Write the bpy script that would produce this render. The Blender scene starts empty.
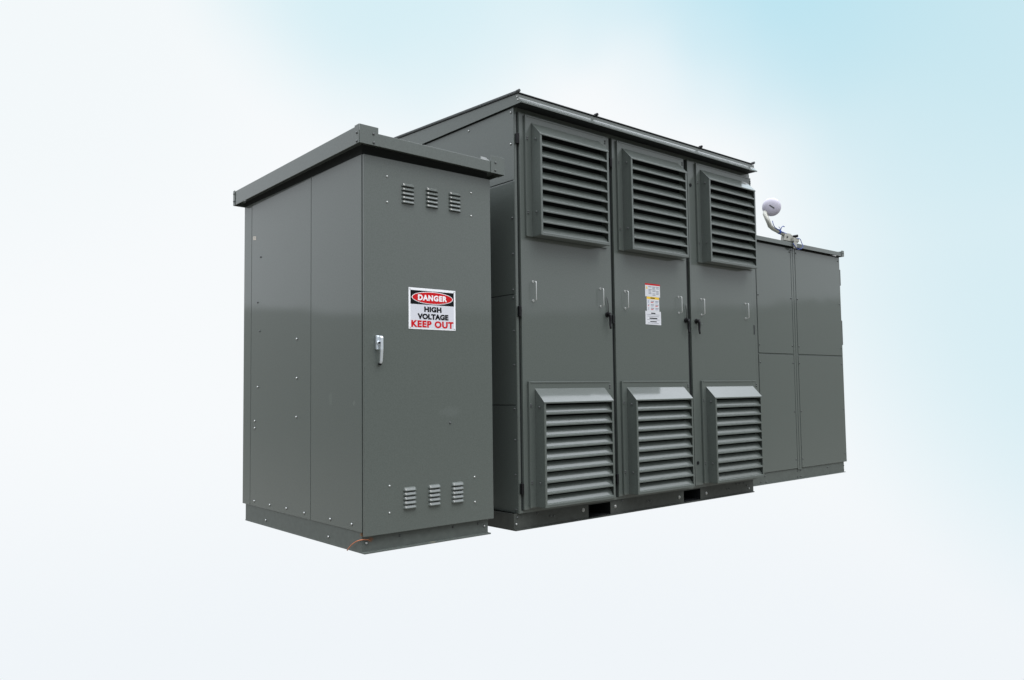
import bpy, bmesh, math, random
from mathutils import Vector, Matrix
random.seed(4)
S = bpy.context.scene
COL = S.collection
# ------------------------------------------------------------------ camera
cam_d = bpy.data.cameras.new("camera")
cam = bpy.data.objects.new("camera", cam_d)
COL.objects.link(cam)
F_PX, YAW, PITCH, ROLL = 803.13, 0.862338, 0.0619736, -0.013075
cam_d.sensor_width = 36.0
cam_d.lens = F_PX * 36.0 / 1024.0
cam_d.clip_start = 0.05
cam_d.clip_end = 500.0
fw = Vector((math.cos(YAW) * math.cos(PITCH), math.sin(YAW) * math.cos(PITCH), math.sin(PITCH)))
rt = Vector((math.sin(YAW), -math.cos(YAW), 0))
up = rt.cross(fw)
r2 = rt * math.cos(ROLL) + up * math.sin(ROLL)
u2 = -rt * math.sin(ROLL) + up * math.cos(ROLL)
M4 = Matrix((r2, u2, -fw)).transposed().to_4x4()
M4.translation = Vector((-2.71344, -4.70644, 1.05))
cam.matrix_world = M4
S.camera = cam

# ------------------------------------------------------------------ world (pale overcast sky, open ground and trees behind the camera)
SUN_EL, SUN_AZ = math.radians(58), math.radians(-75)      # azimuth measured from +X towards +Y
W = bpy.data.worlds.new("World")
S.world = W
W.use_nodes = True
nt = W.node_tree
nt.nodes.clear()
N = nt.nodes.new
L = nt.links.new


def wmath(op, a, b=None, c=None):
    n = N("ShaderNodeMath")
    n.operation = op
    for i, v in enumerate((a, b, c)):
        if v is None:
            continue
        if isinstance(v, (int, float)):
            n.inputs[i].default_value = v
        else:
            L(v, n.inputs[i])
    return n.outputs[0]


def wramp(v, lo, hi):
    n = N("ShaderNodeMapRange")
    n.interpolation_type = 'SMOOTHSTEP'
    L(v, n.inputs['Value'])
    n.inputs['From Min'].default_value = lo
    n.inputs['From Max'].default_value = hi
    return n.outputs['Result']


def wdot(vec, d):
    n = N("ShaderNodeVectorMath")
    n.operation = 'DOT_PRODUCT'
    L(vec, n.inputs[0])
    n.inputs[1].default_value = d
    return n.outputs['Value']


def wmix(f, a, b):
    n = N("ShaderNodeMix")
    n.data_type = 'RGBA'
    if isinstance(f, (int, float)):
        n.inputs[0].default_value = f
    else:
        L(f, n.inputs[0])
    for i, v in ((6, a), (7, b)):
        if isinstance(v, tuple):
            n.inputs[i].default_value = (*v, 1)
        else:
            L(v, n.inputs[i])
    return n.outputs[2]


def lin(r, g, b):
    return tuple(((c / 255) / 12.92 if c / 255 < .04045 else ((c / 255 + .055) / 1.055) ** 2.4) for c in (r, g, b))


def pix_dir(px, py):
    d = fw + r2 * ((px - 512) / F_PX) - u2 * ((py - 340) / F_PX)
    return tuple(d.normalized())


tc = N("ShaderNodeTexCoord")
D = tc.outputs['Generated']
sep = N("ShaderNodeSeparateXYZ")
L(D, sep.inputs[0])
Z = sep.outputs['Z']
noise = N("ShaderNodeTexNoise")
noise.inputs['Scale'].default_value = 2.2
noise.inputs['Detail'].default_value = 3
L(D, noise.inputs['Vector'])
wob = wmath('MULTIPLY', wmath('SUBTRACT', noise.outputs['Fac'], .5), .05)
# blue opening in the cloud, high and to the right
c1 = wramp(wmath('ADD', wdot(D, pix_dir(960, -110)), wob), math.cos(math.radians(20.5)), math.cos(math.radians(2)))
pale = wmix(wramp(Z, -.30, 0.), lin(240, 245, 249), lin(247, 250, 252))
sky = wmix(c1, pale, lin(184, 225, 238))
c5 = wramp(wmath('ADD', wdot(D, pix_dir(720, -115)), wob), math.cos(math.radians(17)), math.cos(math.radians(3)))
sky = wmix(wmath('MULTIPLY', c5, .85), sky, lin(188, 228, 241))
c4 = wramp(wmath('ADD', wdot(D, pix_dir(430, -140)), wob), math.cos(math.radians(19)), math.cos(math.radians(6)))
sky = wmix(wmath('MULTIPLY', c4, .85), sky, lin(208, 236, 244))
c2 = wramp(wdot(D, pix_dir(1250, 190)), math.cos(math.radians(28)), math.cos(math.radians(10)))
sky = wmix(wmath('MULTIPLY', c2, .8), sky, lin(206, 233, 241))
c3 = wramp(wdot(D, pix_dir(-60, -60)), math.cos(math.radians(22)), math.cos(math.radians(4)))
sky = wmix(wmath('MULTIPLY', c3, .22), sky, lin(228, 241, 244))
# daylight sky seen through thin cloud, brighter overhead
nish = N("ShaderNodeTexSky")
nish.sky_type = 'NISHITA'
nish.sun_disc = False
nish.sun_elevation = SUN_EL
nish.sun_rotation = math.pi / 2 - SUN_AZ
nsc = N("ShaderNodeVectorMath")
nsc.operation = 'SCALE'
L(nish.outputs[0], nsc.inputs[0])
nsc.inputs['Scale'].default_value = 0.07
zen = N("ShaderNodeVectorMath")
zen.operation = 'ADD'
L(nsc.outputs[0], zen.inputs[0])
zen.inputs[1].default_value = (2.9, 3.0, 3.15)
sky = wmix(wramp(Z, .455, .66), sky, zen.outputs[0])
# what lies round the site outside the picture: grey gravel and a low line of trees
hz = N("ShaderNodeTexNoise")
hz.inputs['Scale'].default_value = 9
hz.inputs['Detail'].default_value = 5
L(D, hz.inputs['Vector'])
tl = wmath('ADD', Z, wmath('MULTIPLY', wmath('SUBTRACT', hz.outputs['Fac'], .5), .03))
rsc = N('ShaderNodeVectorMath')
rsc.operation = 'MULTIPLY'
L(sky, rsc.inputs[0])
rsc.inputs[1].default_value = (.82, .84, .87)
rear_sky = rsc.outputs[0]
land = wmix(wramp(Z, -.16, -.02), (.36, .355, .33), (.19, .205, .185))
rear = wmix(wramp(tl, .092, .104), land, wmix(wramp(Z, .40, .50), rear_sky, sky))
fz = wdot(D, (math.cos(YAW), math.sin(YAW), 0))
front = wmix(wramp(Z, -.60, -.42), (.36, .355, .33), sky)
full = wmix(wramp(fz, .50, .62), rear, front)
bg = N("ShaderNodeBackground")
L(full, bg.inputs['Color'])
bg.inputs['Strength'].default_value = 1.0
out = N("ShaderNodeOutputWorld")
L(bg.outputs[0], out.inputs['Surface'])

sun_d = bpy.data.lights.new("sun", 'SUN')
sun_d.energy = 0.8
sun_d.angle = math.radians(25)
sun_d.color = (1, .96, .9)
sun = bpy.data.objects.new("sun", sun_d)
COL.objects.link(sun)
sdir = Vector((math.cos(SUN_AZ) * math.cos(SUN_EL), math.sin(SUN_AZ) * math.cos(SUN_EL), math.sin(SUN_EL)))
sun.rotation_euler = sdir.to_track_quat('Z', 'Y').to_euler()

S.view_settings.view_transform = 'Standard'
S.view_settings.look = 'None'
S.view_settings.exposure = 0
S.view_settings.gamma = 1


# ------------------------------------------------------------------ materials
def mat(name, col, rough=.5, metal=0., spec=.5, coat=0., noise_amt=0., noise_scale=60., bump=0., bump_scale=300., extra=None):
    m = bpy.data.materials.new(name)
    m.use_nodes = True
    t = m.node_tree
    p = t.nodes['Principled BSDF']
    p.inputs['Base Color'].default_value = (*col, 1)
    p.inputs['Roughness'].default_value = rough
    p.inputs['Metallic'].default_value = metal
    p.inputs['Specular IOR Level'].default_value = spec
    p.inputs['Coat Weight'].default_value = coat
    p.inputs['Coat Roughness'].default_value = .05
    tcn = t.nodes.new("ShaderNodeTexCoord")
    colsock = None
    if noise_amt:
        n1 = t.nodes.new("ShaderNodeTexNoise")
        n1.inputs['Scale'].default_value = noise_scale
        n1.inputs['Detail'].default_value = 6
        n1.inputs['Roughness'].default_value = .65
        t.links.new(tcn.outputs['Object'], n1.inputs['Vector'])
        mr = t.nodes.new("ShaderNodeMapRange")
        t.links.new(n1.outputs['Fac'], mr.inputs['Value'])
        mr.inputs['From Min'].default_value = .25
        mr.inputs['From Max'].default_value = .75
        mr.inputs['To Min'].default_value = 1 - noise_amt
        mr.inputs['To Max'].default_value = 1 + noise_amt
        vm = t.nodes.new("ShaderNodeVectorMath")
        vm.operation = 'SCALE'
        vm.inputs[0].default_value = col
        t.links.new(mr.outputs[0], vm.inputs['Scale'])
        colsock = vm.outputs[0]
    if extra:
        # (centre, radius, colour, amount, noise scale): worn or stained patches with a place of their own
        for (cen, rad, c2, amt, nsx) in extra:
            sb = t.nodes.new("ShaderNodeVectorMath")
            sb.operation = 'SUBTRACT'
            t.links.new(tcn.outputs['Object'], sb.inputs[0])
            sb.inputs[1].default_value = cen
            dv = t.nodes.new("ShaderNodeVectorMath")
            dv.operation = 'DIVIDE'
            t.links.new(sb.outputs[0], dv.inputs[0])
            dv.inputs[1].default_value = rad
            ln = t.nodes.new("ShaderNodeVectorMath")
            ln.operation = 'LENGTH'
            t.links.new(dv.outputs[0], ln.inputs[0])
            n3 = t.nodes.new("ShaderNodeTexNoise")
            n3.inputs['Scale'].default_value = nsx
            n3.inputs['Detail'].default_value = 4
            t.links.new(tcn.outputs['Object'], n3.inputs['Vector'])
            ad = t.nodes.new("ShaderNodeMath")
            ad.operation = 'ADD'
            t.links.new(ln.outputs['Value'], ad.inputs[0])
            t.links.new(n3.outputs['Fac'], ad.inputs[1])
            m3 = t.nodes.new("ShaderNodeMapRange")
            m3.interpolation_type = 'SMOOTHSTEP'
            t.links.new(ad.outputs[0], m3.inputs['Value'])
            m3.inputs['From Min'].default_value = 1.4
            m3.inputs['From Max'].default_value = .85
            m3.inputs['To Min'].default_value = 0
            m3.inputs['To Max'].default_value = amt
            mx = t.nodes.new("ShaderNodeMix")
            mx.data_type = 'RGBA'
            t.links.new(m3.outputs[0], mx.inputs[0])
            if colsock:
                t.links.new(colsock, mx.inputs[6])
            else:
                mx.inputs[6].default_value = (*col, 1)
            mx.inputs[7].default_value = (*c2, 1)
            colsock = mx.outputs[2]
    if colsock:
        t.links.new(colsock, p.inputs['Base Color'])
    if bump:
        n2 = t.nodes.new("ShaderNodeTexNoise")
        n2.inputs['Scale'].default_value = bump_scale
        n2.inputs['Detail'].default_value = 2
        t.links.new(tcn.outputs['Object'], n2.inputs['Vector'])
        n4 = t.nodes.new("ShaderNodeTexNoise")
        n4.inputs['Scale'].default_value = 2.3
        n4.inputs['Detail'].default_value = 1
        t.links.new(tcn.outputs['Object'], n4.inputs['Vector'])
        b1 = t.nodes.new("ShaderNodeBump")
        b1.inputs['Strength'].default_value = bump
        b1.inputs['Distance'].default_value = .0004
        t.links.new(n2.outputs['Fac'], b1.inputs['Height'])
        b2 = t.nodes.new("ShaderNodeBump")
        b2.inputs['Strength'].default_value = .5
        b2.inputs['Distance'].default_value = .002
        t.links.new(n4.outputs['Fac'], b2.inputs['Height'])
        t.links.new(b1.outputs[0], b2.inputs['Normal'])
        t.links.new(b2.outputs[0], p.inputs['Normal'])
        t.links.new(b2.outputs[0], p.inputs['Coat Normal'])
    return m


GREY = (.084, .098, .089)
PAINT_KW = dict(rough=.38, spec=.4, coat=.8, noise_amt=.2, noise_scale=105, bump=.06, bump_scale=260)
PAINT = mat("grey_powder_coat", GREY, **PAINT_KW)
PAINT_SIDE = mat("grey_powder_coat_scuffed", GREY, extra=[((0, .43, 1.0), (.05, .035, .07), (.26, .28, .27), .10, 60), ((0, .10, .975), (.03, .02, .025), (.28, .3, .29), .18, 80)], **PAINT_KW)
PAINT_DOOR = mat("grey_powder_coat_smudged", GREY, extra=[((.70, -.03, .90), (.13, .05, .05), (.2, .22, .215), .09, 40)], **PAINT_KW)
PAINT_BASE = mat("grey_base_paint", (.080, .092, .084), rough=.4, spec=.5, noise_amt=.16, noise_scale=25, bump=.25, bump_scale=200,
                 extra=[((.070, .012, .072), (.030, .03, .022), (.16, .07, .03), .9, 70), ((.008, .012, .112), (.03, .03, .016), (.17, .08, .03), .85, 70), ((.55, -.02, 0.0), (.035, .03, .012), (.24, .22, .16), .6, 50)])
PAINT_SKID_SHADED = mat("grey_skid_paint_shaded", (.048, .053, .048), rough=.45, spec=.35, noise_amt=.2, noise_scale=20, bump=.25, bump_scale=200)  # grey paint darkened: shade under the overhanging doors is put into the colour
DARK = mat("dark_inside", (.012, .013, .014), rough=.8, spec=.1)
SEAL = mat("dark_seam", (.02, .023, .023), rough=.7, spec=.2)
BLACK = mat("black_plastic", (.006, .006, .007), rough=.4, spec=.25)
ZINC = mat("zinc_screw", (.48, .49, .48), rough=.3, metal=.85)
DKBOLT = mat("painted_bolt", (.05, .055, .055), rough=.35, spec=.6)
CHROME = mat("chrome", (.80, .85, .90), rough=.3, metal=.8)
STEEL = mat("brushed_wire", (.60, .61, .60), rough=.32, metal=.6)
WHITE = mat("white_enamel", (.82, .83, .86), rough=.35)
SILVER = mat("sign_panel", (.60, .61, .66), rough=.4)
RED = mat("sign_red", (.52, .008, .012), rough=.5, spec=.15)
INK = mat("sign_black", (.004, .005, .006), rough=.5, spec=.12)
PAPER = mat("sticker_paper", (.60, .61, .64), rough=.5)
PRINT = mat("grey_print", (.22, .23, .27), rough=.6)
BLUEPRINT = mat("blue_print", (.25, .31, .42), rough=.6)
YELLOW = mat("yellow_band", (.75, .48, .03), rough=.5)
RADOME = mat("white_plastic", (.50, .48, .56), rough=.5, noise_amt=.05, noise_scale=8)
GALV = mat("galvanised_pipe", (.40, .40, .36), rough=.5, metal=.3, noise_amt=.12, noise_scale=30)
BLUE = mat("blue_plastic", (.03, .07, .32), rough=.45)
COPPER = mat("copper_wire", (.55, .20, .10), rough=.5, metal=.4)
BEIGE = mat("tan_sticker", (.62, .56, .47), rough=.6)
ROOFM = mat("roof_sheet", (.06, .066, .066), rough=.4, spec=.5, noise_amt=.1, noise_scale=30)


# ------------------------------------------------------------------ mesh helpers
class MB:
    def __init__(self):
        self.bm = bmesh.new()
        self.mats = []

    def mi(self, m):
        if m not in self.mats:
            self.mats.append(m)
        return self.mats.index(m)

    def _merge(self, tmp, m, smooth=False):
        i = self.mi(m)
        for f in tmp.faces:
            f.material_index = i
            f.smooth = smooth
        me = bpy.data.meshes.new("tmp")
        tmp.to_mesh(me)
        tmp.free()
        self.bm.from_mesh(me)
        bpy.data.meshes.remove(me)

    def box(self, x0, x1, y0, y1, z0, z1, m, bev=0.):
        t = bmesh.new()
        bmesh.ops.create_cube(t, size=1)
        for v in t.verts:
            v.co = Vector((x0 + (v.co.x + .5) * (x1 - x0), y0 + (v.co.y + .5) * (y1 - y0), z0 + (v.co.z + .5) * (z1 - z0)))
        if bev:
            bmesh.ops.bevel(t, geom=list(t.edges), offset=bev, segments=2, affect='EDGES', profile=.5)
        self._merge(t, m)
        return self

    def prism(self, pts, axis, a0, a1, m, bev=0.):
        """pts: 2-D outline; axis 'x' -> pts are (y,z); 'y' -> (x,z); 'z' -> (x,y)"""
        t = bmesh.new()

        def P(p, a):
            return {'x': (a, p[0], p[1]), 'y': (p[0], a, p[1]), 'z': (p[0], p[1], a)}[axis]
        va = [t.verts.new(P(p, a0)) for p in pts]
        vb = [t.verts.new(P(p, a1)) for p in pts]
        t.faces.new(va)
        t.faces.new(vb[::-1])
        n = len(pts)
        for i in range(n):
            t.faces.new((va[i], vb[i], vb[(i + 1) % n], va[(i + 1) % n]))
        bmesh.ops.recalc_face_normals(t, faces=list(t.faces))
        if bev:
            bmesh.ops.bevel(t, geom=list(t.edges), offset=bev, segments=2, affect='EDGES', profile=.5)
        self._merge(t, m)
        return self

    def tube(self, pts, r, m, seg=10, radii=None):
        t = bmesh.new()
        pts = [Vector(p) for p in pts]
        rings = []
        prev = None
        for i, p in enumerate(pts):
            d = (pts[min(i + 1, len(pts) - 1)] - pts[max(i - 1, 0)]).normalized()
            if prev is None:
                a = Vector((0, 0, 1)) if abs(d.z) < .9 else Vector((1, 0, 0))
                u = d.cross(a).normalized()
            else:
                u = (prev - d * prev.dot(d)).normalized()
            prev = u
            w = d.cross(u)
            rr = radii[i] if radii else r
            rings.append([t.verts.new(p + (u * math.cos(2 * math.pi * k / seg) + w * math.sin(2 * math.pi * k / seg)) * rr) for k in range(seg)])
        for a, b in zip(rings, rings[1:]):
            for k in range(seg):
                t.faces.new((a[k], a[(k + 1) % seg], b[(k + 1) % seg], b[k]))
        t.faces.new(rings[0][::-1])
        t.faces.new(rings[-1])
        bmesh.ops.recalc_face_normals(t, faces=list(t.faces))
        self._merge(t, m, True)
        return self

    def cyl(self, p0, p1, r, m, seg=20, bev=0.):
        t = bmesh.new()
        p0, p1 = Vector(p0), Vector(p1)
        d = p1 - p0
        bmesh.ops.create_cone(t, cap_ends=True, segments=seg, radius1=r, radius2=r, depth=d.length)
        if bev:
            es = [e for e in t.edges if abs(e.verts[0].co.z - e.verts[1].co.z) < 1e-6]
            bmesh.ops.bevel(t, geom=es, offset=bev, segments=2, affect='EDGES', profile=.5)
        q = d.to_track_quat('Z', 'Y').to_matrix().to_4x4()
        bmesh.ops.transform(t, matrix=Matrix.Translation((p0 + p1) / 2) @ q, verts=list(t.verts))
        self._merge(t, m)
        return self

    def build(self, name, parent=None, loc=None):
        me = bpy.data.meshes.new(name)
        if loc is not None:
            bmesh.ops.translate(self.bm, vec=-Vector(loc), verts=list(self.bm.verts))
        self.bm.to_mesh(me)
        self.bm.free()
        for m in self.mats:
            me.materials.append(m)
        o = bpy.data.objects.new(name, me)
        COL.objects.link(o)
        if loc is not None:
            o.location = loc
        if parent is not None:
            o.parent = parent
        return o


def thing(name, loc, label, cat, group=None):
    o = bpy.data.objects.new(name, None)
    COL.objects.link(o)
    o.empty_display_size = .2
    o.location = (0, 0, 0)
    o['label'] = label
    o['category'] = cat
    if group:
        o['group'] = group
    return o


def dome_mesh(name, m, r=.0085, h=.005, washer=None):
    """screw head whose axis is -Y, seated at the origin"""
    b = MB()
    prof = [(r, 0), (r * .98, h * .35), (r * .8, h * .75), (r * .45, h)]
    t = bmesh.new()
    seg = 12
    rings = [[t.verts.new((pr * math.cos(2 * math.pi * k / seg), -ph, pr * math.sin(2 * math.pi * k / seg))) for k in range(seg)] for pr, ph in prof]
    for a, c in zip(rings, rings[1:]):
        for k in range(seg):
            t.faces.new((a[k], a[(k + 1) % seg], c[(k + 1) % seg], c[k]))
    t.faces.new(rings[-1])
    bmesh.ops.recalc_face_normals(t, faces=list(t.faces))
    b._merge(t, m, True)
    if washer:
        b.cyl((0, 0, 0), (0, -.0015, 0), r * 1.45, washer, seg=14)
    me = bpy.data.meshes.new(name)
    b.bm.to_mesh(me)
    b.bm.free()
    for mm in b.mats:
        me.materials.append(mm)
    return me


SCREW = dome_mesh("screw", ZINC, .0078, .006)
BOLT_D = dome_mesh("bolt", DKBOLT, .009, .007)
BOLT_Z = dome_mesh("bolt_washer", ZINC, .0088, .008, DKBOLT)
BOLT_G = dome_mesh("bolt_galv", ZINC, .011, .010, ZINC)


def put(mesh, name, loc, parent, face='front'):
    o = bpy.data.objects.new(name, mesh)
    COL.objects.link(o)
    o.location = loc
    if face == 'left':
        o.rotation_euler = (0, 0, -math.pi / 2)     # -Y axis -> -X
    if face == 'down':
        o.rotation_euler = (math.pi / 2, 0, 0)      # -Y axis -> -Z
    o.parent = parent
    return o


def text_obj(name, body, x0, x1, z0, z1, y, m, parent, bold=.045, thick=.0006, spacing=1.0):
    cu = bpy.data.curves.new("lettering_curve", 'FONT')
    cu.body = body
    cu.size = 1
    cu.offset = bold
    cu.extrude = .01
    cu.space_character = spacing
    to = bpy.data.objects.new("lettering_source", cu)
    COL.objects.link(to)
    bpy.context.view_layer.update()
    dg = bpy.context.evaluated_depsgraph_get()
    me = bpy.data.meshes.new_from_object(to.evaluated_get(dg))
    bpy.data.objects.remove(to)
    bpy.data.curves.remove(cu)
    xs = [v.co.x for v in me.vertices]
    ys = [v.co.y for v in me.vertices]
    sx = (x1 - x0) / (max(xs) - min(xs))
    sz = (z1 - z0) / (max(ys) - min(ys))
    for v in me.vertices:
        v.co = Vector((x0 + (v.co.x - min(xs)) * sx, y - (thick if v.co.z > 0 else 0), z0 + (v.co.y - min(ys)) * sz))
    me.materials.clear()
    me.materials.append(m)
    o = bpy.data.objects.new(name, me)
    COL.objects.link(o)
    o.parent = parent
    return o


ZB = -.012      # level the steel bases stand on
G = 'grey steel equipment enclosures standing end to end'

# ================================================================== small enclosure
A = thing('electrical_cabinet', (0, 0, 0), 'narrow grey steel cabinet with a DANGER HIGH VOLTAGE sign on its single door', 'electrical cabinet', G)
AX, AD = 1.09, 1.975
b = MB()
b.box(.004, AX, .002, AD, .1268, 2.723, SEAL)
b.box(AX - .001, AX + .002, .004, AD - .004, .125, 2.64, PAINT)
b.box(.006, AX, AD - .001, AD + .003, .125, 2.64, PAINT)
b.build('body', A)
# left side sheets
MB().box(-.001, .006, -.002, .7305, .127, 2.652, PAINT_SIDE, .0015).build('side_panel', A)
MB().box(-.001, .006, .7365, 1.820, .127, 2.652, PAINT_SIDE, .0015).build('side_panel', A)
MB().box(-.001, .006, 1.8265, 1.978, .127, 2.652, PAINT_SIDE, .0015).build('corner_post', A)
for y, z in [(1.634, 2.173), (1.689, 1.80), (1.645, 1.56)]:
    put(BOLT_D, 'bolt', (-.001, y, z), A, 'left')
for y, z in [(.963, 1.456), (.961, 1.16), (.967, .867), (1.678, 1.101), (1.734, .821), (1.733, .764), (1.733, .168), (1.431, .166), (1.132, .170), (.83, .167), (.431, .167), (.13, .167)]:
    put(BOLT_Z, 'bolt', (-.001, y, z), A, 'left')
# base
b = MB()
b.box(.0045, AX - .02, .012, AD - .05, ZB + .008, .1262, PAINT_BASE, .002)
b.box(.004, AX - .022, -.026, AD - .045, ZB, ZB + .010, PAINT_BASE, .0015)
b.build('base', A)
for x, z in [(.977, .071), (.30, .070), (.749, .073)]:
    put(BOLT_D, 'bolt', (x, .012, z), A)
for x, z in [(.04, .052), (1.035, .047)]:
    put(BOLT_Z, 'bolt', (x, .012, z), A)
for y, z in [(1.515, .036), (.467, .040)]:
    put(BOLT_Z, 'bolt', (.0045, y, z), A, 'left')
# roof pan: hanging fascia skirts, recessed soffit, corner brackets; it falls slightly to the back and right
def tilt(o):
    for v in o.data.vertices:
        v.co.z += -.013 * (v.co.x + .072) - .014 * (v.co.y + .10)
    return o


b = MB()
rx0, rx1, ry0, ry1 = -.072, 1.172, -.10, 2.045
ZF = 2.698
b.box(rx0 + .006, rx1 - .006, ry0 + .006, ry1 - .006, ZF + .028, ZF + .050, PAINT)
b.box(rx0 + .02, rx1 - .02, ry0 + .02, ry1 - .02, ZF + .050, ZF + .078, PAINT)
tilt(b.build('roof', A))
tilt(MB().box(rx0 + .001, rx1 - .001, ry0, ry0 + .005, ZF, 2.784, PAINT, .002).build('fascia', A))
tilt(MB().box(rx0, rx0 + .005, ry0 + .03, ry1, ZF, 2.817, PAINT, .002).build('fascia', A))
tilt(MB().box(rx1 - .005, rx1, ry0 + .03, ry1, ZF, 2.817, PAINT, .002).build('fascia', A))
tilt(MB().box(rx0 + .006, rx1 - .006, ry1 - .005, ry1, ZF, 2.784, PAINT, .002).build('fascia', A))


def bracket(xa, xb, ya, yb, z0, z1, sx, sy, parent, m=PAINT):
    """corner cap: two plates meeting at the corner (xa,ya)"""
    q = MB()
    t_ = .004
    q.box(min(xa, xb), max(xa, xb), ya - (t_ if sy < 0 else 0), ya + (0 if sy < 0 else t_), z0, z1, m, .001)
    q.box(xa - (t_ if sx < 0 else 0), xa + (0 if sx < 0 else t_), min(ya, yb), max(ya, yb), z0, z1, m, .001)
    return q.build('corner_bracket', parent)


tilt(bracket(rx0 - .001, rx0 + .142, ry0 - .001, ry0 + .055, ZF - .002, 2.8225, -1, -1, A))
tilt(bracket(rx1 + .001, rx1 - .128, ry0 - .001, ry0 + .075, ZF - .002, 2.8265, 1, -1, A))
tilt(bracket(rx0 - .001, rx0 + .10, ry1 + .001, ry1 - .035, ZF - .002, 2.824, -1, 1, A))
for x, z in ((.032, 2.771), (.034, 2.712), (1.088, 2.762), (1.086, 2.702)):
    put(BOLT_D, 'rivet', (x, ry0 - .005, z), A)
for y, z in ((-.075, 2.766), (-.075, 2.709), (2.027, 2.765), (2.027, 2.70)):
    put(BOLT_D, 'rivet', (rx0 - .005, y, z), A, 'left')
for x in (-.03, .18, .75, .98):
    put(SCREW, 'rivet', (x, -.062, ZF + .027 - .013 * (x + .07)), A, 'down')
tilt(MB().prism([(ry0 + .006, 2.784), (ry0 + .05, 2.822), (ry0 + .05, 2.776), (ry0 + .006, 2.776)], 'x', .990, rx1 - .132, ZINC).build('gusset', A))
# door
door = MB().box(.002, 1.093, -.03, -.008, .101, 2.650, PAINT_DOOR, .003).build('door', A)


def slot_group(x0, x1, z0, z1, n, parent, ydoor):
    """pressed louvre slots, each a lip that bulges out over a dark slit"""
    q = MB()
    p = (z1 - z0) / n
    for i in range(n):
        zb = z0 + i * p + .003
        zt = zb + p * .86
        segs = 12
        t = bmesh.new()
        cols = []
        for k in range(segs + 1):
            u = k / segs
            x = x0 + (x1 - x0) * u
            e = min(1, min(u, 1 - u) * (x1 - x0) / .014)
            e = math.sin(e * math.pi / 2)
            dep = .019 * e + .0004
            zt_ = zb + (zt - zb) * (.45 + .55 * e)
            cols.append([t.verts.new((x, ydoor + .0005, zt_)), t.verts.new((x, ydoor - dep * .55, zt_ - (zt_ - zb) * .22)),
                         t.verts.new((x, ydoor - dep, zb + (zt_ - zb) * .2)), t.verts.new((x, ydoor - dep, zb)), t.verts.new((x, ydoor + .0005, zb))])
        for a, c in zip(cols, cols[1:]):
            for j in range(4):
                f = t.faces.new((a[j], c[j], c[j + 1], a[j + 1]))
        bmesh.ops.recalc_face_normals(t, faces=list(t.faces))
        q._merge(t, PAINT)
        q.box(x0 + .004, x1 - .004, ydoor - .0012, ydoor + .001, zb - .002, zb + .0005, DARK)
    return q.build('vent', parent)


for xa, xb in ((.297, .404), (.501, .608), (.702, .811)):
    slot_group(xa, xb, 2.355, 2.502, 5, door, -.03)
    slot_group(xa + .004, xb + .004, .250, .398, 5, door, -.03)
for x, z in [(.182, 2.524), (.182, 2.346), (.910, 2.519), (.908, 2.345), (.194, .416), (.193, .237), (.916, .419), (.918, .238)]:
    put(SCREW, 'screw', (x, -.03, z), door)
put(BOLT_D, 'screw', (.70, -.03, .82), door)
# swing handle
h = MB()
h.box(.084, .108, -.052, -.03, 1.330, 1.425, CHROME, .004)
h.cyl((.094, -.052, 1.375), (.094, -.066, 1.375), .013, CHROME, bev=.003)
h.cyl((.094, -.066, 1.375), (.094, -.0675, 1.375), .008, BLACK)
h.box(.098, .120, -.070, -.050, 1.38, 1.422, CHROME, .005)
h.build('handle', door)
h = MB()
h.prism([(-.072, 1.422), (-.080, 1.410), (-.080, 1.33), (-.070, 1.250), (-.060, 1.236), (-.058, 1.25), (-.066, 1.33), (-.068, 1.40)], 'x', .101, .120, CHROME, .003)
h.cyl((.116, -.03, 1.236), (.116, -.05, 1.232), .008, BLACK)
h.build('handle', door)
# danger sign
sx0, sx1, sz0, sz1 = .352, .755, 1.482, 1.772
sw, sh = sx1 - sx0, sz1 - sz0
sign = MB().box(sx0, sx1, -.0325, -.0301, sz0, sz1, WHITE, .001).build('warning_sign', A)
MB().box(sx0 + .037 * sw, sx1 - .037 * sw, -.0331, -.0322, sz0 + .03 * sh, sz1 - .40 * sh, SILVER).build('sign_field', sign)
MB().box(sx0 + .037 * sw, sx1 - .037 * sw, -.0333, -.0322, sz1 - .395 * sh, sz1 - .06 * sh, INK).build('sign_header', sign)


def ellipse(cx_, cz_, a, c, n=48):
    return [(cx_ + a * math.cos(2 * math.pi * k / n), cz_ + c * math.sin(2 * math.pi * k / n)) for k in range(n)]


ez = sz1 - .2275 * sh
b = MB()
b.prism(ellipse((sx0 + sx1) / 2, ez, .440 * sw, .152 * sh), 'y', -.0339, -.0330, WHITE)
b.prism(ellipse((sx0 + sx1) / 2, ez, .425 * sw, .138 * sh), 'y', -.0344, -.0335, RED)
b.build('sign_oval', sign)
text_obj('lettering', 'DANGER', sx0 + .19 * sw, sx0 + .81 * sw, ez - .072 * sh, ez + .072 * sh, -.0344, WHITE, sign, bold=.05, spacing=1.16)
text_obj('lettering', 'HIGH', sx0 + .32 * sw, sx0 + .69 * sw, sz1 - .575 * sh, sz1 - .44 * sh, -.0331, INK, sign, bold=.062, spacing=1.08)
text_obj('lettering', 'VOLTAGE', sx0 + .18 * sw, sx0 + .84 * sw, sz1 - .755 * sh, sz1 - .615 * sh, -.0331, INK, sign, bold=.062, spacing=1.05)
text_obj('lettering', 'KEEP OUT', sx0 + .05 * sw, sx0 + .95 * sw, sz1 - .955 * sh, sz1 - .785 * sh, -.0331, RED, sign, bold=.05, spacing=1.13)
for x in (sx0 + .012, sx1 - .012):
    for z in (sz0 + .012, sz1 - .010):
        o = put(SCREW, 'rivet', (x, -.0325, z), sign)
        o.scale = (.6, .6, .6)
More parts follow.
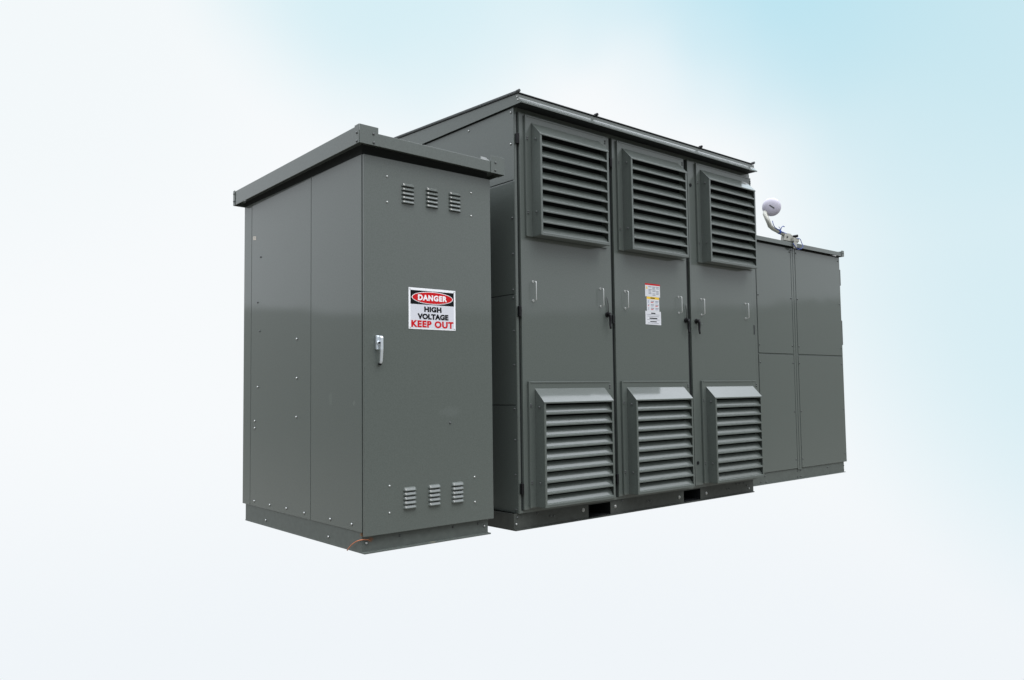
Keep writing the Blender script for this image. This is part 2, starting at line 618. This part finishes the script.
b = MB().prism([(1.735, 2.330), (1.792, 2.338), (1.792, 2.368), (1.735, 2.360)], 'x', -.0022, -.0008, BEIGE)
for k, (ya, yb) in enumerate(((1.742, 1.783), (1.746, 1.779))):
    b.box(-.0026, -.0021, ya, yb, 2.353 - k * .012, 2.357 - k * .012, PRINT)
b.build('sticker', A)

# copper wire poking from under the door corner
pts = []
P0, P1, P2, P3 = Vector((-.02, .16, -.008)), Vector((-.02, .08, .07)), Vector((-.015, -.03, .095)), Vector((.062, .006, .070))
for k in range(15):
    u = k / 14
    pts.append(P0 * (1 - u) ** 3 + P1 * 3 * u * (1 - u) ** 2 + P2 * 3 * u * u * (1 - u) + P3 * u ** 3)
o = MB().tube(pts, .0034, COPPER, 8).build('wire')
o['label'] = 'short bent orange wire under the bottom door corner of the danger sign cabinet'
o['category'] = 'wire'

# ================================================================== main enclosure
B = thing('louvred_enclosure', (0, 0, 0), 'tall wide grey steel enclosure with three doors, each with two louvred air hoods', 'equipment enclosure', G)
BX0, BX1, BY, BD = 1.40, 4.71, .04, 2.35
b = MB()
b.box(BX0 + .003, BX1 - .002, BY + .004, BD, .095, 3.32, SEAL)
# front frame posts and rails
for xa, xb in ((BX0 + .001, 1.427), (4.696, BX1)):
    b.box(xa, xb, BY, BY + .02, .092, 3.30, PAINT, .0015)
b.box(BX0 + .001, BX1, BY + .002, BY + .022, 3.268, 3.305, PAINT)
b.box(BX0 + .001, BX1, BY + .002, BY + .022, .092, .112, PAINT)
b.build('body', B)
# left side sheets
for za, zb in ((.094, .926), (.933, 1.799), (1.806, 2.709), (2.717, 3.298)):
    MB().box(BX0 - .001, BX0 + .006, BY, BD, za, zb, PAINT, .0015).build('side_panel', B)
for z in (2.411, 2.123, 1.837, 1.773, 1.512, 1.244, .900, .659, .389, .12):
    put(BOLT_D, 'bolt', (BX0 - .001, .07, z), B, 'left')
for y, z in ((.07, 3.265), (.075, 3.01), (.622, 3.257)):
    put(BOLT_Z, 'bolt', (BX0 - .001, y, z), B, 'left')
# skid base with two fork pockets
ZBB = -.034
b = MB()
px = [(2.19, 2.46), (3.475, 3.735)]
xs0, xs1, yb0 = 1.364, 4.635, .058
zt = .0935
edges = [xs0, px[0][0], px[0][1], px[1][0], px[1][1], xs1]
for k in (0, 2, 4):
    b.box(edges[k], edges[k + 1], yb0, yb0 + .005, ZBB + .006, zt, PAINT_SKID_SHADED, .001)
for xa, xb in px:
    b.box(xa + .001, xb - .001, yb0 + .001, yb0 + .005, .078, zt, PAINT_SKID_SHADED)
    b.box(xa - .003, xa, yb0 + .0055, 2.2, ZBB + .008, zt - .002, DARK)  # near-black pocket linings: the shade inside is put into their colour
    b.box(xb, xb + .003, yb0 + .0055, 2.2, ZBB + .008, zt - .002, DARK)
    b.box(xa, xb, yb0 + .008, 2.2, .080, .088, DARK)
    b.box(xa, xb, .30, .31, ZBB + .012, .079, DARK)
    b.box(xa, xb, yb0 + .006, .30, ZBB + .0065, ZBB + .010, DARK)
b.box(xs0, xs0 + .005, yb0 + .005, 2.25, ZBB + .006, zt, PAINT_SKID_SHADED)
b.box(xs1 - .005, xs1, yb0 + .0055, 2.25, ZBB + .006, zt, PAINT_SKID_SHADED)
b.box(xs0 + .006, xs1 - .006, yb0 - .016, 2.25, ZBB - .004, ZBB + .006, PAINT_SKID_SHADED, .001)
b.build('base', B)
for x, z in [(1.388, .012), (1.75, .036), (1.79, .034), (2.947, .034), (2.99, .034), (4.175, .034), (4.21, .034), (1.40, .062), (1.609, .071), (2.613, .073), (4.333, .07), (4.40, .07), (4.47, .07), (4.555, .006), (4.52, .04)]:
    put(BOLT_D if z > .03 else BOLT_Z, 'bolt', (x, yb0, z), B)
for x, z in [(2.127, .043), (2.521, .033), (3.407, .026), (3.827, .024)]:
    put(BOLT_G, 'bolt', (x, yb0, z), B)
# roof: folded fascia, sheet, ribs
rxa, rxb = 1.383, 4.672
b = MB()
b.prism([(-.034, 3.380), (-.043, 3.380), (-.045, 3.355), (-.050, 3.345), (-.083, 3.313), (-.083, 3.302), (-.075, 3.302), (-.044, 3.340)], 'x', rxa, rxb, PAINT, 0)
b.build('fascia', B)


def ztop(y):
    return 3.384 + .040 * (y + .05)


side = [(-.045, 3.306), (BD, 3.306), (BD, ztop(BD)), (-.043, ztop(-.045) - .001), (-.046, 3.350), (-.078, 3.316), (-.078, 3.306)]
MB().prism(side, 'x', rxa - .003, rxa + .001, PAINT).build('fascia', B)
MB().prism(side, 'x', rxb - .001, rxb + .003, PAINT).build('fascia', B)
b = MB()
b.box(rxa + .004, rxb - .004, -.055, BY + .02, 3.306, 3.312, SEAL)
b.prism([(-.040, 3.314), (BD - .01, 3.314), (BD - .01, ztop(BD) - .004), (-.040, ztop(-.04) - .005)], 'x', rxa + .005, rxb - .005, SEAL)
b.prism([(-.052, ztop(-.052) + .004), (BD + .03, ztop(BD + .03) + .004), (BD + .03, ztop(BD + .03) + .009), (-.052, ztop(-.052) + .009)], 'x', rxa - .012, rxb - .005, ROOFM)
b.build('roof', B)
for x in (1.375, 2.265, 3.745, 4.655):
    b = MB()
    y0_ = -.062
    b.prism([(y0_, ztop(y0_) + .0095), (BD, ztop(BD) + .0095), (BD, ztop(BD) + .024), (y0_ + .02, ztop(y0_) + .024)], 'x', x - .008, x + .008, ROOFM)
    b.cyl((x, y0_ - .004, ztop(y0_) + .019), (x, y0_ + .03, ztop(y0_) + .019), .013, BLACK if x > 2 and x < 4 else DKBOLT, seg=12, bev=.003)
    b.build('roof_rib', B)
for y, z in ((-.03, 3.362), (-.038, 3.335)):
    put(SCREW, 'rivet', (rxa - .003, y, z), B, 'left')


# doors and hoods
def hood_mesh():
    """louvred hood; origin at the flange's lower left corner on the door face; X right, Z up, -Y out"""
    q = MB()
    FW, FH, fy = .942, .982, -.020
    hx0, hx1 = .064, .862
    zt_back, zt_front, yf = .925, .820, -.122
    # flange frame (raised tray)
    q.box(0, hx0, fy, -.001, 0, FH, PAINT, .0015)
    q.box(hx1, FW, fy, -.001, 0, FH, PAINT, .0015)
    q.box(hx0 - .001, hx1 + .001, fy + .0004, -.001, zt_back - .012, FH - .0004, PAINT, .0015)
    q.box(.018, FW - .018, fy - .004, fy + .001, FH - .012, FH - .002, PAINT, .001)
    # side cheeks
    fx0, fx1 = hx0 + .002, hx1 - .044
    for x in (hx0, hx1 - .004):
        q.prism([(fy + .002, .0), (yf + .002, .006), (yf + .002, zt_front), (fy + .002, zt_back)], 'x', x, x + .004, PAINT, .0008)
    # sloping top
    dz, dy = zt_back - zt_front, yf - fy
    q.prism([(fy + .001, zt_back + .002), (yf - .003, zt_front - .001), (yf - .003, zt_front - .013), (yf + .002, zt_front - .013), (yf + .002, zt_front - .006), (fy + .001, zt_back - .004)], 'x', hx0 - .002, hx1 + .002, PAINT, .0012)
    # front posts, sill
    q.box(hx0 + .0005, hx0 + .020, yf, yf + .004, .004, zt_front - .013, PAINT, .001)
    q.box(hx1 - .020, hx1 - .0005, yf, yf + .004, .004, zt_front - .013, PAINT, .001)
    q.box(hx0 + .001, hx1 - .001, yf + .001, yf + .005, .002, .012, PAINT, .001)
    q.box(hx0 + .001, hx1 - .001, yf + .004, fy + .004, .0, .004, PAINT)
    # nine blades
    n = 9
    z_lo, z_hi = .012, zt_front - .012
    p = (z_hi - z_lo) / n
    for i in range(n):
        z = z_lo + i * p
        prof = [(yf + .0005, z + .001), (yf + .0005, z + .0115), (yf + .0015, z + .0135), (yf + .0085, z + .0190), (yf + .0125, z + .0205), (yf + .048, z + .072), (yf + .054, z + .072), (yf + .054, z + .069), (yf + .013, z + .012), (yf + .006, z)]
        q.prism(prof, 'x', hx0 + .016, hx1 - .016, PAINT)
    # dark filter behind
    q.box(hx0 + .004, hx1 - .004, fy - .012, fy - .008, .004, zt_back - .03, DARK)
    me = bpy.data.meshes.new("louvred_hood")
    q.bm.to_mesh(me)
    q.bm.free()
    for m_ in q.mats:
        me.materials.append(m_)
    return me


HOOD = hood_mesh()


def pull_mesh():
    q = MB()
    hgt, out_ = .152, .040
    pts = [(0, 0, 0)]
    pts += [(0, -out_ + .012, 0)] + [(0, -out_ + .012 - .012 * math.sin(a), .012 - .012 * math.cos(a)) for a in (.5, 1.0, 1.57)]
    pts += [(0, -out_, hgt - .012)] + [(0, -out_ + .012 - .012 * math.cos(a), hgt - .012 + .012 * math.sin(a)) for a in (.5, 1.0, 1.57)] + [(0, 0, hgt)]
    q.tube(pts, .0040, STEEL, 8)
    q.cyl((0, 0, 0), (0, -.004, 0), .010, STEEL, 12)
    q.cyl((0, 0, hgt), (0, -.004, hgt), .010, STEEL, 12)
    me = bpy.data.meshes.new("pull_handle")
    q.bm.to_mesh(me)
    q.bm.free()
    for m_ in q.mats:
        me.materials.append(m_)
    return me


PULL = pull_mesh()


def latch_mesh():
    q = MB()
    q.cyl((0, 0, 0), (0, -.012, 0), .024, BLACK, 20, .003)
    q.cyl((0, -.012, 0), (0, -.040, 0), .016, BLACK, 20, .003)
    pts = [(0, -.030, .004), (.002, -.036, -.012), (.003, -.036, -.04), (.002, -.035, -.08), (0, -.040, -.108), (-.006, -.047, -.124)]
    q.tube(pts, .011, BLACK, 12, radii=[.014, .013, .0115, .0105, .010, .008])
    me = bpy.data.meshes.new("latch")
    q.bm.to_mesh(me)
    q.bm.free()
    for m_ in q.mats:
        me.materials.append(m_)
    return me


LATCH = latch_mesh()
YD = .02
doors = [(1.441, 2.489), (2.530, 3.556), (3.612, 4.676)]
hood_x = [1.489, 2.578, 3.728]
first = None
for i, ((xa, xb), hx) in enumerate(zip(doors, hood_x)):
    d = MB().box(xa, xb, YD, BY + .003, .117, 3.268, PAINT, .0025).build('door', B)
    for j, z0_ in enumerate((.132, 2.268)):
        hd = bpy.data.objects.new('louvred_hood', HOOD)
        COL.objects.link(hd)
        hd.location = (hx, YD, z0_)
        hd.parent = d
        hx_ = hx
        for dx, dz in ((.018, .20), (.018, .185), (.018, .80), (.018, .785), (.93, .945), (.93, .925)):
            put(BOLT_D, 'screw', (hx_ + dx, YD - .020, z0_ + dz), d)
        for dz in (.20, .79):
            o = put(BOLT_D, 'screw', (hx_ + .052, YD - .078, z0_ + dz - .01), d, 'left')
    # pulls
    for x in ((xa + .140, 2.362), (2.680, 3.440), (3.795, 4.562))[i]:
        put(PULL, 'pull_handle', (x - (.03 if x > 4 else .018), YD, 1.757), d)
    lx = (2.424, 3.522, 3.686)[i]
    put(LATCH, 'latch', (lx, YD, 1.690), d)
    if i < 2:
        MB().tube([(lx + .004, YD - .012, 1.70), (lx + .003, YD - .014, 1.78), (lx - .008, YD - .014, 1.81), (lx - .010, YD - .014, 1.845)], .0042, DKBOLT, 6).build('latch_rod', d)
        MB().box(xb - .006, xb + .016, YD - .014, YD - .001, 1.615, 1.690, BLACK, .003).build('latch_keeper', d)
    else:
        MB().tube([(lx + .02, YD - .012, 1.668), (lx + .085, YD - .012, 1.666)], .0042, DKBOLT, 6).build('latch_rod', d)
    # hinges (left edge)
    if i < 2:
        for zc in ((3.048, 1.665, .282), (3.044, .272))[i]:
            MB().box(xa - .029, xa - .005, YD - .008, BY - .002, zc - .042, zc + .042, BLACK, .003).build('hinge', d)
    else:
        for zc in (3.022, .33):
            MB().cyl((xa + .012 + .03, YD - .001, zc), (xa + .012 + .03, YD + .004 - .009, zc), .017, DARK, 16).build('keyhole', d)
        for zc in (1.645,):
            MB().box(xb + .003, xb + .017, YD - .006, BY - .001, zc - .05, zc + .05, DKBOLT, .002).build('hinge', d)

# stickers on the middle door
dm = [c for c in B.children if c.name.startswith('door')]
dm.sort(key=lambda c: sum(v.co.x for v in c.data.vertices))
dmid = dm[1]
y1 = YD - .0014
b = MB().box(2.938, 3.148, y1, YD - .0001, 1.884, 2.004, PAPER)
b.box(2.938, 3.148, y1 - .0004, y1 + .0003, 1.990, 2.004, RED)
b.prism([(2.948, 1.955), (2.974, 1.955), (2.961, 1.983)], 'y', y1 - .0005, y1 + .0003, YELLOW)
for r_ in range(7):
    for (xa, xb) in ((2.985, 3.030), (3.040, 3.085), (3.093, 3.138)):
        if random.random() < .85:
            b.box(xa, xb - random.random() * .012, y1 - .0004, y1 + .0003, 1.972 - r_ * .0125, 1.978 - r_ * .0125, PRINT)
b.build('sticker', dmid)
b = MB().box(2.957, 3.133, y1, YD - .0001, 1.752, 1.8835, PAPER)
b.box(2.957, 3.133, y1 - .0004, y1 + .0003, 1.862, 1.8835, YELLOW)
b.box(3.01, 3.07, y1 - .0008, y1, 1.868, 1.877, INK)
for r_ in range(3):
    for c_, xa in enumerate((2.972, 3.015, 3.078)):
        zc = 1.848 - r_ * .032
        wd = (.018, .044, .044)[c_]
        b.box(xa, xa + wd, y1 - .0004, y1 + .0003, zc - .008, zc - .001, (BLUEPRINT, PRINT)[c_ > 0])
        b.box(xa, xa + wd * .8, y1 - .0004, y1 + .0003, zc - .019, zc - .013, (RED if (r_ + c_) % 2 else BLUEPRINT))
b.build('sticker', dmid)
b = MB().box(2.935, 3.155, y1, YD - .0001, 1.628, 1.7515, PAPER)
for r_, (wa, hh) in enumerate(((.06, .010), (.18, .004), (.17, .004), (.11, .010), (.18, .004), (.09, .008), (.15, .004))):
    zc = 1.738 - r_ * .0155
    b.box(3.045 - wa / 2, 3.045 + wa / 2, y1 - .0004, y1 + .0003, zc - hh, zc, INK if hh > .006 else PRINT)
b.build('sticker', dmid)

# ================================================================== far enclosure
C = thing('panelled_enclosure', (0, 0, 0), 'plain grey enclosure of four flat panels at the right end, antenna on its roof', 'equipment enclosure', G)
CX0, CX1, CY, CD = 4.725, 6.905, .20, 2.2
MB().box(CX0, CX1 - .003, CY + .004, CD, .115, 2.66, SEAL).build('body', C)
MB().box(CX1 - .006, CX1, CY + .002, CD, .116, 2.655, PAINT).build('side_panel', C)
MB().box(CX0, 5.028, CY + .001, CY + .010, .116, 2.645, PAINT, .002).build('corner_post', C)
for xa, xb in ((5.040, 5.757), (5.858, CX1)):
    for za, zb in ((.116, 1.404), (1.421, 2.645)):
        MB().box(xa, xb, CY, CY + .010, za, zb, PAINT, .002).build('panel', C)
MB().box(CX0, CX1 - .001, CY + .0035, CY + .012, 1.407, 1.414, PAINT).build('rail', C)
b = MB()
b.box(5.766, 5.803, CY + .001, CY + .012, .1, 2.655, PAINT, .0015)
b.box(5.811, 5.849, CY + .001, CY + .012, .1, 2.655, PAINT, .0015)
b.build('mullion', C)
for x in (5.062, 5.735, 5.878, 6.868):
    for z in (2.60, 2.06, 1.51, 1.315, .76, .215):
        put(BOLT_D, 'bolt', (x, CY, z), C)
b = MB()
b.box(CX0, CX1 - .055, CY + .012, CD - .05, ZB + .006, .114, PAINT_BASE, .001)
b.box(CX0, CX1 - .050, CY - .004, CD - .05, ZB, ZB + .007, PAINT_BASE, .001)
b.build('base', C)
for x, z in [(5.77, .085), (5.84, .085), (5.77, .02), (5.84, .02), (5.10, .075), (5.02, .02), (6.45, .078), (6.84, .07), (6.835, .02), (5.12, .012)]:
    put(BOLT_D, 'bolt', (x, CY + .012, z), C)
b = MB()
b.box(CX0, CX1 + .035, CY - .033, CD, 2.674, 2.694, PAINT)
b.box(CX0, CX1 + .03, CY - .018, CD, 2.694, 2.703, PAINT)
b.build('roof', C)
b = MB()
b.box(CX0, CX1 + .038, CY - .040, CY - .034, 2.661, 2.704, PAINT, .001)
b.box(CX0, CX1 + .03, CY - .036, CY - .020, 2.700, 2.709, PAINT, .001)
b.build('fascia', C)
bracket(CX1 + .040, CX1 - .02, CY - .042, CY + .06, 2.6595, 2.732, 1, -1, C)
put(BOLT_D, 'rivet', (CX1 + .015, CY - .047, 2.70), C)
for za, zb in ((2.30, 2.50), (1.555, 1.86)):
    MB().box(CX1 + .0005, CX1 + .030, CY + .005, CY + .03, za, zb, DKBOLT, .002).build('hinge', C)

# ================================================================== antenna
T = thing('dish_antenna', (0, 0, 0), 'small round white antenna on a bent galvanised pipe clamped to the far roof edge', 'antenna')
YA = .20
cen = Vector((5.394, YA, 3.081))
q = bmesh.new()
axis = (Vector((-2.71, -4.7, 2.6)) - cen).normalized()
axis = (axis + Vector((.12, 0, -.05))).normalized()
prof = [(0, .040), (.035, .039), (.070, .034), (.098, .022), (.112, .004), (.114, -.008), (.108, -.022), (.08, -.045), (.045, -.058), (0, -.062)]
seg = 40
rings = []
for pr, ph in prof:
    if pr == 0:
        rings.append([q.verts.new((0, 0, ph))])
    else:
        pr *= .91
        rings.append([q.verts.new((pr * math.cos(2 * math.pi * k / seg), pr * math.sin(2 * math.pi * k / seg), ph)) for k in range(seg)])
for a, c in zip(rings, rings[1:]):
    for k in range(seg):
        k2 = (k + 1) % seg
        if len(a) == 1:
            q.faces.new((a[0], c[k], c[k2]))
        elif len(c) == 1:
            q.faces.new((a[k], a[k2], c[0]))
        else:
            q.faces.new((a[k], a[k2], c[k2], c[k]))
bmesh.ops.recalc_face_normals(q, faces=list(q.faces))
rotm = axis.to_track_quat('Z', 'Y').to_matrix().to_4x4()
q.transform(Matrix.Translation(cen) @ rotm)
b = MB()
b._merge(q, RADOME, True)
dish = b.build('dish', T)
# small dark emblem stroke on the face
b = MB()
t = bmesh.new()
bmesh.ops.create_cube(t, size=1)
t.transform(Matrix.Translation(cen + axis * .0395) @ rotm @ Matrix.Rotation(math.radians(-38), 4, 'Z') @ Matrix.Diagonal((.066, .012, .003, 1)))
b._merge(t, DKBOLT)
t = bmesh.new()
bmesh.ops.create_cube(t, size=1)
t.transform(Matrix.Translation(cen + axis * .039 + Vector((.01, 0, -.006))) @ rotm @ Matrix.Rotation(math.radians(40), 4, 'Z') @ Matrix.Diagonal((.036, .011, .003, 1)))
b._merge(t, DKBOLT)
b.build('emblem', dish)
arm = [(5.36, YA + .06, 3.04), (5.335, YA + .05, 3.0), (5.318, YA + .02, 2.945), (5.322, YA, 2.895), (5.345, YA, 2.858), (5.40, YA, 2.836), (5.552, YA, 2.808), (5.68, YA, 2.783), (5.80, YA, 2.755)]
MB().tube(arm, .019, GALV, 12, radii=[.026, .025, .024, .024, .024, .023, .021, .020, .020]).build('pipe', T)
b = MB()
b.prism([(5.60, 2.722), (5.61, 2.775), (5.66, 2.812), (5.73, 2.812), (5.86, 2.775), (5.90, 2.722)], 'y', YA - .025, YA + .025, GALV, .004)
b.box(5.74, 5.86, YA - .06, YA - .025, 2.722, 2.765, GALV, .004)
b.box(5.75, 5.81, YA - .058, YA - .043, 2.64, 2.762, GALV, .003)
b.cyl((5.80, YA - .075, 2.785), (5.80, YA - .02, 2.785), .017, BLACK, 14)
b.cyl((5.66, YA - .035, 2.765), (5.66, YA - .02, 2.765), .010, DKBOLT, 10)
b.build('clamp', T)
b = MB()
b.cyl((5.515, YA, 2.818), (5.545, YA, 2.812), .026, BLUE, 16)
b.tube([(5.53, YA - .02, 2.83), (5.54, YA - .03, 2.862), (5.57, YA - .03, 2.880), (5.60, YA - .03, 2.875)], .005, BLUE, 6)
b.tube([(5.53, YA - .02, 2.83), (5.50, YA - .03, 2.856), (5.475, YA - .03, 2.858)], .003, BLUE, 6)
b.build('cable_tie', T)
b = MB()
pts = [(5.36, YA - .025, 2.915), (5.37, YA - .028, 2.875), (5.40, YA - .028, 2.845), (5.52, YA - .022, 2.818), (5.64, YA - .03, 2.80)]
b.tube(pts, .0045, BLUE, 6)
pts = []
for k in range(29):
    a = math.radians(160 - k * 12)
    pts.append((5.839 + .100 * math.cos(a), .143 + .008 * math.sin(k * .7), 2.700 + .062 * math.sin(a)))
b.tube(pts, .0042, BLUE, 6)
b.build('cable', T)
